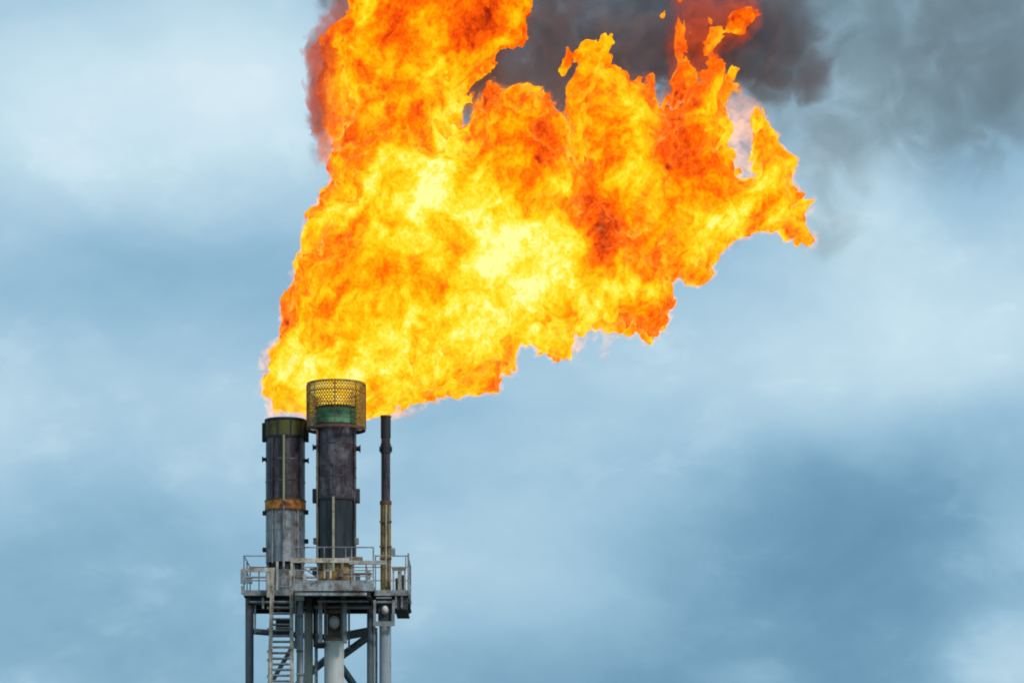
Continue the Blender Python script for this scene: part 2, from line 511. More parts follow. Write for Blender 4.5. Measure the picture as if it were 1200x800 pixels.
def build_left_stack():
    y = .75
    c = (X(334.5, y), y)
    r = 23.2 / 30
    z = lambda py: Z(py, y)
    t = thing('flare_stack', 'left flare stack, blackened above an orange rusted band and silver grey below', 'flare stack', (c[0], c[1], ZD), 'flare stacks on the platform')
    # tip
    MB().shell(c, r * 1.02, z(513), z(494), .05).build('burner_tip', M['olive'], t)
    m = MB()
    m.shell(c, r * 1.06, z(494.5), z(492), .06)
    for k in range(10):
        a = 2 * math.pi * (k + .5) / 10 - math.pi / 2 + .02
        m.bar((c[0] + r * 1.035 * math.cos(a), c[1] + r * 1.035 * math.sin(a), z(513)), (c[0] + r * 1.035 * math.cos(a), c[1] + r * 1.035 * math.sin(a), z(494.5)), .05, .05)
    m.shell(c, r * 1.055, z(514.5), z(512), .06)
    m.build('rim', M['black'], t)
    for s in (-1, 1):
        MB().box(c[0] + s * r * 1.09 - .07, c[0] + s * r * 1.09 + .07, y - .15, y + .15, z(517.5), z(496)).build('guide_bracket', M['black'], t)
    MB().shell(c, r, z(589), z(514.6), .04).build('burner_shell', M['scorched'], t)
    for zz in (z(540), z(565)):
        MB().shell(c, r * 1.018, zz - .03, zz + .03, .03).build('weld_seam', M['scorched_plum'], t)
    trunnion(t, c[0] - r * .98, y, z(538), -1)
    trunnion(t, c[0] + r * .98, y, z(539.5), 1)
    m = MB()
    m.shell(c, r * 1.04, z(598), z(588), .05)
    m.build('band', M['orange_rust'], t)
    m = MB()
    m.shell(c, r * 1.06, z(599.6), z(598.1), .05)
    m.shell(c, r * 1.06, z(587.9), z(586.6), .05)
    bolts(m, c, r * 1.06, z(599.7), 20, .025, .04)
    m.build('flange', M['brown_frame'], t)
    MB().shell(c, r, z(660), z(599.7), .04).build('stack_shell', M['silver'], t)
    for zz in (z(622), z(642)):
        MB().shell(c, r * 1.012, zz - .015, zz + .015, .03).build('weld_seam', M['silver'], t)
    # conduits on the face
    m = MB()
    m.tube((c[0] - .02, y - r * 1.06, z(592)), (c[0] - .02, y - r * 1.06, z(513)), .045, n=10)
    m.build('pilot_pipe', M['conduit_olive'], t)
    m = MB()
    m.tube((c[0] - .02, y - r * 1.10, z(672)), (c[0] - .02, y - r * 1.10, z(592.2)), .045, n=10)
    for f in (-.62, .70):
        a = -math.pi / 2 + f
        m.tube((c[0] + r * 1.05 * math.cos(a), y + r * 1.05 * math.sin(a), z(662)), (c[0] + r * 1.05 * math.cos(a), y + r * 1.05 * math.sin(a), z(600)), .03, n=8)
    m.build('pilot_pipe', M['silver'], t)
    MB().tube((c[0] - r * .62, y - r * .85, z(586)), (c[0] - r * .62, y - r * .85, z(515)), .028, n=8).tube((c[0] + r * .8, y - r * .66, z(586)), (c[0] + r * .8, y - r * .66, z(515)), .028, n=8).build('pilot_pipe', M['scorched'], t)
    MB().tube((c[0] - .02, y - r * 1.16, z(592.6)), (c[0] - .02, y - r * 1.02, z(592.6)), .10, n=14).build('boss', M['brown_frame'], t)
    for px, py, s in ((311, 601, -1), (358, 600, 1), (358.5, 634, 1), (311, 644, -1)):
        MB().box(c[0] + s * r * 1.06 - .08, c[0] + s * r * 1.06 + .08, y - .1, y + .1, z(py + 2.5), z(py - 2.5)).build('lug', M['black'], t)
    # support skirt: short columns round a black ring standing in for a gap's shade
    m = MB()
    m.shell(c, r * .86, z(669), z(660.3), .04)
    m.build('gap_shade', M['black'], t)
    MB().shell(c, r * .97, ZD, z(669.2), .06).build('base_skirt', M['silver'], t)
    for k in range(8):
        a = 2 * math.pi * (k + .5) / 8
        MB().box(c[0] + r * .95 * math.cos(a) - .05, c[0] + r * .95 * math.cos(a) + .05, y + r * .95 * math.sin(a) - .05, y + r * .95 * math.sin(a) + .05, ZD, z(660.2)).build('support_foot', M['rail'], t)
    # riser under the deck
    ry = .9
    MB().tube((X(361.5, ry), ry, .2), (X(361.5, ry), ry, ZD - .55), .175, n=24).build('riser_pipe', M['riser_moss'], t)
    MB().shell((X(361.5, ry), ry), .20, Z(716, ry), Z(713, ry), .04, 24).build('pipe_collar', M['under_grey'], t)


def build_centre_stack():
    y = 0.0
    c = (X(394, y), y)
    r = 23.6 / 30
    z = lambda py: Z(py, y)
    t = thing('flare_stack', 'middle flare stack with a round wire wind cage and green collar at its mouth', 'flare stack', (c[0], c[1], ZD), 'flare stacks on the platform')
    # wire cage round the mouth
    R_ = 33.5 / 30
    z0, z1 = z(503), z(451)
    cage = thing_part('wind_cage', t)
    w = MB()
    nw = 60
    turns = .17
    for k in range(nw):
        for s in (-1, 1):
            pts = []
            for q in range(19):
                a = 2 * math.pi * k / nw + s * turns * 2 * math.pi * q / 18
                rr = R_ * (1 - .0 * s)
                pts.append((c[0] + rr * math.cos(a), c[1] + rr * math.sin(a), z0 + (z1 - z0) * q / 18))
            # an opening is cut in the front of the mesh where the green collar stands
            run = []
            for pt in pts:
                if pt[2] < z(480) and pt[1] < c[1] - .3 and abs(pt[0] - c[0]) < r * .96:
                    if len(run) > 1:
                        w.path(run, .0145, 4)
                    run = []
                else:
                    run.append(pt)
            if len(run) > 1:
                w.path(run, .0145, 4)
    for q in range(1, 15):
        zz = z0 + (z1 - z0) * q / 15
        a0, a1 = (-math.pi / 2, math.pi * 1.5) if zz > z(480) else (-math.pi / 2 + .74, math.pi * 1.5 - .74)
        w.lathe(c, [(R_ + .012, zz - .009), (R_ + .012, zz + .009), (R_ - .006, zz + .009), (R_ - .006, zz - .009), (R_ + .012, zz - .009)], 48, a0, a1)
    w.build('wire_mesh', M['brass'], cage)
    fr = MB()
    fr.shell(c, R_ + .035, z1 - .03, z1 + .05, .07, 48)
    fr.shell(c, R_ + .03, z(461.5), z(459.8), .06, 48)
    fr.build('hoop', M['brass'], cage)
    MB().shell(c, R_ + .035, z0 - .06, z0 + .05, .07, 48).build('hoop', M['brown_frame'], cage)
    for k in range(8):
        a = 2 * math.pi * k / 8
        MB().bar((c[0] + (R_ + .02) * math.cos(a), c[1] + (R_ + .02) * math.sin(a), z0), (c[0] + (R_ + .02) * math.cos(a), c[1] + (R_ + .02) * math.sin(a), z1), .06 if k % 4 == 0 else .03, .05).build('upright', M['brown_frame'], cage)
    for k in range(8):
        a = 2 * math.pi * k / 8 + .39
        MB().tube((c[0] + r * math.cos(a), c[1] + r * math.sin(a), z0), (c[0] + R_ * math.cos(a), c[1] + R_ * math.sin(a), z0), .03, n=8).build('cage_arm', M['brown_frame'], t)
    # tip
    m = MB()
    m.shell(c, r * 1.03, z(498), z(479.5), .05)
    for zz in (z(484.5), z(490.5)):
        m.shell(c, r * 1.05, zz - .025, zz + .025, .05)
    m.build('burner_tip', M['green'], t)
    MB().shell(c, r * 1.06, z(479.4), z(477.6), .08).build('rim', M['brown_frame'], t)
    MB().shell(c, r * 1.05, z(500.5), z(498.1), .06).build('flange', M['black'], t)
    MB().shell(c, r, z(575), z(500.6), .04).build('burner_shell', M['scorched_plum'], t)
    for zz in (z(522), z(548), z(560)):
        MB().shell(c, r * 1.015, zz - .02, zz + .02, .03).build('weld_seam', M['scorched'], t)
    trunnion(t, c[0] - r * .98, y, z(524), -1, .11, .15, 'under_grey')
    trunnion(t, c[0] + r * .98, y, z(525.5), 1, .13, .18)
    # collar
    m = MB()
    m.shell(c, r * 1.035, z(585), z(575.2), .05)
    m.build('collar', M['scorched_plum'], t)
    MB().shell(c, r * 1.06, z(587.4), z(585.1), .06).build('flange', M['black'], t)
    for s in (-1, 1):
        MB().box(c[0] + s * r * 1.06 - .09, c[0] + s * r * 1.06 + .09, y - .18, y + .18, z(589), z(573)).build('guide_bracket', M['under_grey'], t)
    MB().shell(c, r, z(660), z(587.5), .04).build('stack_shell', M['sooty_blue'], t)
    MB().bar((c[0] - .07, y - r * 1.05, z(672)), (c[0] - .07, y - r * 1.05, z(585)), .09, .07).build('pilot_pipe', M['pipe_trace'], t)
    MB().tube((c[0] - r * .92, y - r * .55, z(655)), (c[0] - r * .92, y - r * .55, z(505)), .04, n=8).build('pilot_pipe', M['box_brown'], t)
    MB().tube((c[0] + r * .93, y - r * .5, z(655)), (c[0] + r * .93, y - r * .5, z(505)), .035, n=8).tube((c[0] - .05, y - r * 1.03, z(574)), (c[0] - .05, y - r * 1.03, z(545)), .03, n=8).build('pilot_pipe', M['scorched_plum'], t)
    for px, py, s in ((368, 634, -1), (414, 634, 1)):
        MB().box(c[0] + s * r * 1.04 - .07, c[0] + s * r * 1.04 + .07, y - .3, y - .05, z(py + 4), z(py - 3)).build('lug', M['rail_grey'], t)
    m = MB()
    m.shell(c, r * .74, ZD, z(660.3), .05)
    m.build('base_skirt', M['ochre'], t)
    for k in range(8):
        a = 2 * math.pi * (k + .5) / 8
        MB().box(c[0] + r * .88 * math.cos(a) - .05, c[0] + r * .88 * math.cos(a) + .05, y + r * .88 * math.sin(a) - .05, y + r * .88 * math.sin(a) + .05, ZD, z(660.2)).build('support_foot', M['box_brown'], t)
    # riser below the deck
    yr = .3
    cr = (X(391.5, yr), yr)
    zr = lambda py: Z(py, yr)
    rr = 11.6 / 30
    MB().tube((cr[0], yr, .2), (cr[0], yr, zr(750)), rr, n=36).build('riser_pipe', M['riser'], t)
    m = MB()
    m.shell(cr, rr * 1.08, zr(751), zr(748), .08, 36)
    m.box(cr[0] - rr, cr[0] - rr * .70, yr - .3, yr + .2, zr(748), ZD - .5)
    m.box(cr[0] + rr * .70, cr[0] + rr, yr - .3, yr + .2, zr(748), ZD - .5)
    m.box(cr[0] - rr * .68, cr[0] + rr * .68, yr + .1, yr + .2, zr(747.8), ZD - .5)
    m.box(cr[0] - rr * .66, cr[0] + rr * .66, yr - .2, yr - .1, zr(719), zr(714.5))
    m.build('support_cradle', M['box_brown'], t)
    m = MB()
    dome(m, (X(391.7), yr - .12, zr(729.5)), 7.0 / 30, 8.2 / 30, .30)
    m.build('end_cap', M['riser'], t)


def thing_part(name, parent):
    o = bpy.data.objects.new(name, None)
    COL.objects.link(o)
    o.parent = parent
    WLOC[o.name] = WLOC[parent.name]
    return o


def build_thin_stack():
    y = .6
    c = (X(452, y), y)
    z = lambda py: Z(py, y)
    t = thing('flare_stack', 'thin pipe flare stack at the right, black at the tip and ochre rust below', 'flare stack', (c[0], c[1], ZD), 'flare stacks on the platform')
    r = 5.4 / 30
    MB().shell(c, r * 1.10, z(513), z(487.5), .035, 24).build('burner_tip', M['black'], t)
    MB().shell(c, r * 1.2, z(489), z(487), .05, 24).build('rim', M['brown_frame'], t)
    MB().tube((c[0], y, z(588)), (c[0], y, z(513)), r, n=24).build('burner_pipe', M['scorched'], t)
    m = MB()
    m.shell(c, r * 1.14, z(531), z(520), .04, 24)
    m.build('collar', M['black'], t)
    for s in (-1, 1):
        MB().tube((c[0] + s * r, y, z(526)), (c[0] + s * (r + .07), y, z(526)), .11, n=14).build('trunnion', M['black'], t)
    MB().shell(c, r * 1.3, z(591), z(587), .06, 24).build('flange', M['brown_frame'], t)
    MB().tube((c[0], y, ZD), (c[0], y, z(591)), r * 1.16, n=24).build('stack_pipe', M['ochre'], t)
    m = MB()
    m.tube((c[0] + r * .7, y - r * 1.05, z(688)), (c[0] + r * .7, y - r * 1.05, z(592)), .04, n=8)
    m.build('pilot_pipe', M['box_brown'], t)
    MB().tube((c[0] + r * .1, y - r * 1.25, z(688)), (c[0] + r * .1, y - r * 1.25, z(592)), .035, n=8).build('pilot_pipe', M['pipe_trace'], t)
    for py in (612, 641, 655):
        MB().box(c[0] - r * 1.3, c[0] + r * 1.35, y - r * 1.35, y - r * .9, z(py + 1.2), z(py - 1.2)).build('clamp', M['brown_frame'], t)
    MB().box(c[0] + r * 1.2, c[0] + r * 1.2 + .16, y - .1, y + .1, z(651), z(642)).build('ignition_box', M['rail_grey'], t)
    cr = (X(451.5, .35), .35)
    MB().tube((cr[0], .35, .2), (cr[0], .35, Z(727, .35)), 7.0 / 30, n=30).build('riser_pipe', M['riser_grey'], t)
    m = MB()
    dome(m, (X(451), -.0, Z(714.5)), 4.2 / 30, 5.4 / 30, .2)
    m.build('end_cap', M['riser'], t)


build_left_stack()
build_centre_stack()
build_thin_stack()


# ------------------------------------------------------------------ stair and service pipe
def build_stair():
    y0 = -.55
    t = thing('access_stair', 'steep cream stringer stair climbing the left of the tower to the platform', 'stair', (P(329, 700, y0).x, y0, 0))
    bot = Z(800, y0)
    s = (P(319.5, 668, y0), P(315.5, 815, y0))
    e = (P(341.5, 668, y0), P(342.2, 815, y0))

    def ext(a, b):      # down to the ground along the same line
        d = (b - a)
        return a + d * (a.z / -d.z)
    s2, e2 = ext(*s), ext(*e)
    # stringers kept vertical-ish down to the ground
    s2.x, e2.x = s[1].x - .1, e[1].x
    for a, b, m_ in ((s[0], s[1], 'cream'), (e[0], e[1], 'rail')):
        g = MB()
        g.bar(a, b, .14, .24)
        g.bar(b, Vector((b.x, b.y, 0)), .14, .24)
        g.build('stringer', M[m_], t)
    n = 0
    py = 705.0
    while py < 815:
        k = (py - 668) / 147
        xa = s[0].x + (s[1].x - s[0].x) * k + .05
        xb = e[0].x + (e[1].x - e[0].x) * k - .05
        z = Z(py, y0)
        MB().box(xa, xb, y0 - .11, y0 + .20, z - .035, z + .03).build('tread', M['rail_grey'], t)
        py += 6.6
    z = Z(py, y0)
    g = MB()
    while z > .3:
        g.box(s[1].x + .05, e[1].x - .05, y0 - .10, y0 + .16, z - .02, z + .02)
        z -= .22
    g.build('tread_flight', M['rail_grey'], t)['kind'] = 'stuff'
    # hand rails along the stair and its fixings
    g = MB()
    for a in (s[0], e[0]):
        g.tube(Vector((a.x, y0 - .28, a.z - .1)), Vector((a.x, y0 - .28, a.z - 7)), .022, n=8)
    g.build('stair_rail', M['rail'], t)
    for py in (712, 737, 763, 773, 792):
        p = P(316.2, py, y0)
        MB().box(p.x - .11, p.x - .02, y0 - .05, y0 + .05, p.z - .05, p.z + .05).build('clip', M['rail'], t)
    for k in range(5):
        z_ = Z(690 + k * 24, y0)
        MB().path([(s[0].x + .0, y0 - .11, z_), (s[0].x - .02, y0 - .45, z_ + .05), (e[0].x + .02, y0 - .45, z_ + .05), (e[0].x, y0 - .11, z_)], .018, 6).build('safety_hoop', M['rail_grey'], t)
    # landing plates behind the upper flight
    for a, b, mm in ((703, 741, 'under_grey'),):
        MB().box(P(322, 0, y0).x, P(340, 0, y0).x, y0 + .5, y0 + .55, Z(742, y0), Z(722, y0)).build('back_plate', M[mm], t)


build_stair()

p_ = thing('service_pipe', 'slim blue grey pipe running down between the stair and the mossy riser', 'pipe', (X(352.5, -.1), -.1, 0))
MB().tube((X(352.5, -.1), -.1, 0), (X(352.5, -.1), -.1, Z(704.6, -.1)), .105, n=18).build('pipe', M['riser_grey'], p_)
for py in (722, 742, 763, 790, 830):
    MB().box(X(347, -.1), X(356, -.1), -.24, -.2, Z(py + 1.2), Z(py - 1.2)).build('clamp', M['rail_grey'], p_)


# ------------------------------------------------------------------ numeric noise and iso-surfaces
_rng = np.random.default_rng(11)
_perm = _rng.permutation(256).astype(np.int32)
_perm = np.concatenate([_perm, _perm, _perm])
_g = _rng.normal(size=(256, 3)).astype(np.float32)
_g /= np.linalg.norm(_g, axis=1, keepdims=True)


def perlin(x, y, z, seed=0):
    out = np.empty(x.shape, np.float32)
    CH = 400000
    for a in range(0, x.size, CH):
        xs, ys, zs = x[a:a + CH] + seed * 17.31, y[a:a + CH] + seed * 5.77, z[a:a + CH] - seed * 9.13
        xi, yi, zi = np.floor(xs), np.floor(ys), np.floor(zs)
        xf, yf, zf = xs - xi, ys - yi, zs - zi
        xi, yi, zi = xi.astype(np.int32) & 255, yi.astype(np.int32) & 255, zi.astype(np.int32) & 255
        u = xf * xf * xf * (xf * (xf * 6 - 15) + 10)
        v = yf * yf * yf * (yf * (yf * 6 - 15) + 10)
        w = zf * zf * zf * (zf * (zf * 6 - 15) + 10)
        r = 0
        for dx in (0, 1):
            wx = u if dx else 1 - u
            px = _perm[xi + dx]
            for dy in (0, 1):
                wxy = wx * (v if dy else 1 - v)
                pxy = _perm[px + yi + dy]
                for dz in (0, 1):
                    h = _perm[pxy + zi + dz]
                    g = _g[h]
                    r = r + wxy * (w if dz else 1 - w) * (g[:, 0] * (xf - dx) + g[:, 1] * (yf - dy) + g[:, 2] * (zf - dz))
        out[a:a + CH] = r
    return out * 1.5


def fbm(x, y, z, octaves, seed=0, lac=2.07, gain=0.5):
    a, s, out, f = 1.0, 0.0, 0, 1.0
    for o in range(octaves):
        out = out + a * perlin(x * f, y * f, z * f, seed + o * 3)
        s += a
        a *= gain
        f *= lac
    return out / s


def poly_sdf(poly, x, z):
    """Signed distance (positive inside) of 2D points to a closed polygon."""
    d = np.full(x.shape, 1e9, np.float32)
    ins = np.zeros(x.shape, bool)
    n = len(poly)
    for i in range(n):
        ax, az = poly[i]
        bx, bz = poly[(i + 1) % n]
        ex, ez = bx - ax, bz - az
        wx, wz = x - ax, z - az
        t = np.clip((wx * ex + wz * ez) / (ex * ex + ez * ez + 1e-9), 0, 1)
        d = np.minimum(d, (wx - ex * t) ** 2 + (wz - ez * t) ** 2)
        c = (az <= z) != (bz <= z)
        xc = ax + (z - az) * (ex / (ez if abs(ez) > 1e-9 else 1e-9))
        ins ^= c & (x < xc)
    d = np.sqrt(d)
    return np.where(ins, d, -d)


def surface_nets(f, org, cell):
    """Quads of the f = 0 surface (inside positive) of a 3D grid."""
    s = f > 0
    c8 = [s[i:s.shape[0] - 1 + i, j:s.shape[1] - 1 + j, k:s.shape[2] - 1 + k] for i in (0, 1) for j in (0, 1) for k in (0, 1)]
    cnt = sum(c.astype(np.int8) for c in c8)
    act = (cnt > 0) & (cnt < 8)
    I, J, K = np.nonzero(act)
    idx = np.full(act.shape, -1, np.int32)
    idx[I, J, K] = np.arange(len(I))
    off = [(i, j, k) for i in (0, 1) for j in (0, 1) for k in (0, 1)]
    vals = [f[I + i, J + j, K + k] for i, j, k in off]
    acc = np.zeros((len(I), 3), np.float32)
    num = np.zeros(len(I), np.float32)
    for a in range(8):
        for b in range(a + 1, 8):
            oa, ob = np.array(off[a]), np.array(off[b])
            if np.abs(oa - ob).sum() != 1:
                continue
            va, vb = vals[a], vals[b]
            m = (va > 0) != (vb > 0)
            t = np.where(m, va / np.where(m, va - vb, 1), 0)
            acc += np.where(m[:, None], oa[None] + t[:, None] * (ob - oa)[None], 0)
            num += m
    pos = acc / num[:, None] + np.stack([I, J, K], 1)
    pos = pos * np.array(cell, np.float32) + np.array(org, np.float32)
    quads = []
    for ax in range(3):
        sl0 = [slice(None)] * 3
        sl1 = [slice(None)] * 3
        sl0[ax], sl1[ax] = slice(0, -1), slice(1, None)
        a, b = s[tuple(sl0)], s[tuple(sl1)]
        e = np.argwhere(a != b)
        o1, o2 = (ax + 1) % 3, (ax + 2) % 3
        ok = (e[:, o1] > 0) & (e[:, o2] > 0) & (e[:, o1] < s.shape[o1] - 1) & (e[:, o2] < s.shape[o2] - 1)
        e = e[ok]
        flip = a[tuple(e.T)]
        q = []
        for d1, d2 in ((0, 0), (1, 0), (1, 1), (0, 1)):
            t = e.copy()
            t[:, o1] -= d1
            t[:, o2] -= d2
            q.append(idx[tuple(t.T)])
        q = np.stack(q, 1)
        q[~flip] = q[~flip][:, ::-1]
        quads.append(q)
    return pos, np.concatenate(quads)


def mesh_from(name, pos, quads, mat, attrs=None, parent=None):
    me = bpy.data.meshes.new(name)
    nv, nq = len(pos), len(quads)
    me.vertices.add(nv)
    me.vertices.foreach_set('co', pos.astype(np.float32).ravel())
    me.loops.add(nq * 4)
    me.loops.foreach_set('vertex_index', quads.astype(np.int32).ravel())
    me.polygons.add(nq)
    me.polygons.foreach_set('loop_start', np.arange(nq, dtype=np.int32) * 4)
    try:
        me.polygons.foreach_set('loop_total', np.full(nq, 4, np.int32))
    except Exception:
        pass
    me.update(calc_edges=True)
    me.validate()
    me.polygons.foreach_set('use_smooth', np.ones(len(me.polygons), bool))
    for k, v in (attrs or {}).items():
        a = me.attributes.new(k, 'FLOAT', 'POINT')
        a.data.foreach_set('value', v.astype(np.float32))
    me.materials.append(mat)
    o = bpy.data.objects.new(name, me)
    COL.objects.link(o)
    if parent:
        o.parent = parent
    return o


def w2(pts, y=0.0):
    return [(P(a, b, y).x, P(a, b, y).z) for a, b in pts]


# ------------------------------------------------------------------ flame
# every lobe of the fire: outline, depth of its middle, half thickness
LOBES = [
    # main body
    ([(320, 481), (317, 472), (315, 450), (319, 424), (327, 396), (327, 368), (335, 338), (344, 308), (356, 278), (372, 250), (386, 215), (395, 185), (430, 160), (480, 150), (545, 146), (620, 190),
      (700, 230), (760, 250), (800, 290), (784, 333), (787, 355), (784, 384), (771, 396), (758, 409), (752, 400), (733, 390), (717, 394), (695, 390), (682, 395), (666, 423), (647, 421), (628, 416), (622, 405), (613, 409),
      (606, 434), (590, 440), (575, 458), (545, 460), (524, 464), (500, 475), (482, 482), (467, 488), (452, 492), (429, 494), (360, 490), (340, 480)], 2.2, 2.9),
    # upper left tongue
    ([(384, 240), (386, 195), (400, 150), (398, 115), (390, 78), (382, 48), (403, 10), (410, -50), (470, -90), (600, -80), (622, 0), (620, 56), (585, 62), (571, 85), (554, 104), (545, 132), (552, 190), (540, 250), (430, 270)], 2.9, 2.2),
    # middle dome
    ([(546, 165), (549, 130), (560, 113), (579, 95), (604, 92), (637, 102), (653, 115), (663, 135), (690, 200), (690, 260), (620, 290), (555, 250)], 1.0, 1.7),
    # third ridge
    ([(658, 135), (674, 96), (681, 62), (685, 47), (707, 38), (731, 51), (719, 63), (725, 78), (740, 99), (752, 102), (765, 92), (775, 115), (790, 130), (815, 210), (780, 340), (700, 350), (640, 280), (645, 190)], 2.4, 1.9),
    # right arm
    ([(735, 230), (770, 150), (800, 120), (818, 99), (830, 66), (842, 56), (851, 62), (862, 90), (870, 106), (862, 124), (858, 160), (864, 192), (878, 202), (884, 190), (876, 164), (872, 138), (884, 122), (899, 142), (908, 152), (920, 177), (932, 188), (932, 216),
      (956, 237), (944, 254), (948, 282), (917, 280), (885, 275), (863, 284), (844, 294), (840, 314), (832, 332), (815, 340), (803, 330), (806, 306), (800, 309), (792, 320), (784, 333), (740, 350), (715, 290)], 1.5, 1.6),
    # red tongue on the upwind side
    ([(396, 190), (380, 160), (370, 120), (365, 85), (366, 58), (376, 38), (392, 20), (400, -20), (425, -10), (420, 100), (408, 170)], 3.2, 1.0),
    # torn red tongues licking up into the smoke
    ([(776, 128), (780, 96), (786, 66), (784, 40), (790, 10), (787, -20), (800, -30), (801, 10), (808, 40), (806, 66), (820, 84), (826, 104), (806, 130)], 3.2, .8),
    ([(820, 70), (826, 46), (822, 22), (832, 6), (842, 20), (846, 40), (838, 62)], 3.4, .55),
    ([(852, 30), (856, 12), (876, 6), (890, 16), (880, 30), (872, 44), (864, 36)], 3.6, .5),
    ([(770, 60), (774, 40), (772, 20), (780, 4), (784, 24), (780, 48)], 3.6, .35),
    ([(846, 96), (850, 78), (858, 66), (864, 80), (858, 98)], 3.2, .35),
    ([(656, 92), (660, 66), (666, 48), (671, 66), (667, 92)], 3.0, .35),
    ([(548, 30), (552, 10), (566, -4), (582, 4), (572, 20), (560, 34)], 3.2, .5),
]
VEILS = [
    ([(388, 198), (374, 190), (362, 140), (356, 100), (355, 60), (361, 40), (378, 22), (390, 4), (396, -40), (430, -20), (425, 60), (410, 130), (402, 190)], 3.1, 1.3),       # sooty skin of the side tongue
    ([(845, 112), (868, 106), (886, 116), (900, 146), (910, 175), (894, 212), (866, 206), (850, 165)], 1.6, .5),                                                       # pale window
    ([(302, 415), (313, 404), (327, 400), (330, 490), (313, 490), (304, 455)], 1.6, .5),                                                                              # left fringe
    ([(772, 118), (784, 84), (776, 52), (790, 20), (782, -8), (800, -40), (840, -40), (896, -4), (894, 30), (872, 56), (846, 66), (832, 90), (805, 134), (780, 134)], 4.6, 1.1),              # sooty red veil at the top right
    ([(702, 384), (715, 384), (710, 424), (706, 424)], 2.0, .15),                                                                                                     # drip
    ([(452, 482), (520, 462), (505, 478), (480, 490), (463, 495)], 2.0, .4),
    ([(335, 466), (362, 466), (362, 492), (318, 491), (312, 476)], 1.4, .5),
    ([(930, 226), (956, 236), (953, 250), (946, 256), (949, 272), (935, 285), (920, 270)], 1.5, .3),
    ([(640, 418), (650, 405), (690, 392), (735, 392), (700, 396), (672, 419)], 2.0, .3),
]
CELL = (0.055, 0.08, 0.055)
FIRE_AMPS = [(.75, 2.6), (.50, 1.1), (.34, .55), (.22, .27), (.12, .14)]


def lobes_field(lobes, gx, gy, gz, rim=0.0):
    X2, Z2 = np.meshgrid(gx, gz, indexing='ij')
    x2, z2 = X2.ravel().astype(np.float32), Z2.ravel().astype(np.float32)
    f = np.full((len(gx), len(gy), len(gz)), -9.0, np.float32)
    dmax = np.full(X2.shape, -9.0, np.float32)
    for pts, yc, Rr in lobes:
        d = poly_sdf(w2(pts, yc), x2, z2).reshape(X2.shape) + rim
        dmax = np.maximum(dmax, d)
        q = np.abs(gy - yc) / (Rr + rim)
        g = np.where(q < 1, Rr * 1.25 * (1 - np.sqrt(np.clip(1 - q * q, 0, 1))), Rr * 1.25 + (q - 1) * 8).astype(np.float32)
        f = np.maximum(f, d[:, None, :] - g[None, :, None])
    return f, dmax


def flow_coords(x, y, z, stretch=1.7, ang=58):
    """Coordinates along and across the wind-blown rise of the fire."""
    a = R(ang)
    u = x * math.cos(a) + z * math.sin(a)
    v = -x * math.sin(a) + z * math.cos(a)
    return u / stretch, v, y


def add_detail(f, gx, gy, gz, dmax, amps, seed):
    big = max(a for a, s in amps) * 2.2 + .1
    I, J, K = np.nonzero(np.abs(f) < big)
    x, y, z = gx[I].astype(np.float32), gy[J].astype(np.float32), gz[K].astype(np.float32)
    wx = perlin(x * .55, y * .55, z * .55, seed + 40) * .9
    wz = perlin(x * .55, y * .55, z * .55, seed + 41) * .9
    u, v, w = flow_coords(x + wx, y, z + wz, 1.25)
    edge = np.clip(.40 + dmax[I, K] * .5, .40, 1).astype(np.float32)
    dsp = 0
    for n, (a, s) in enumerate(amps):
        nz = perlin(u / s, v / s, w / s, seed + n)
        if n < 2:
            nz = (np.abs(nz) * 2 - .55)          # billows: round lumps with creases between
            dsp = dsp + a * nz * edge
        else:
            dsp = dsp + a * nz
    f[I, J, K] += dsp
    return f


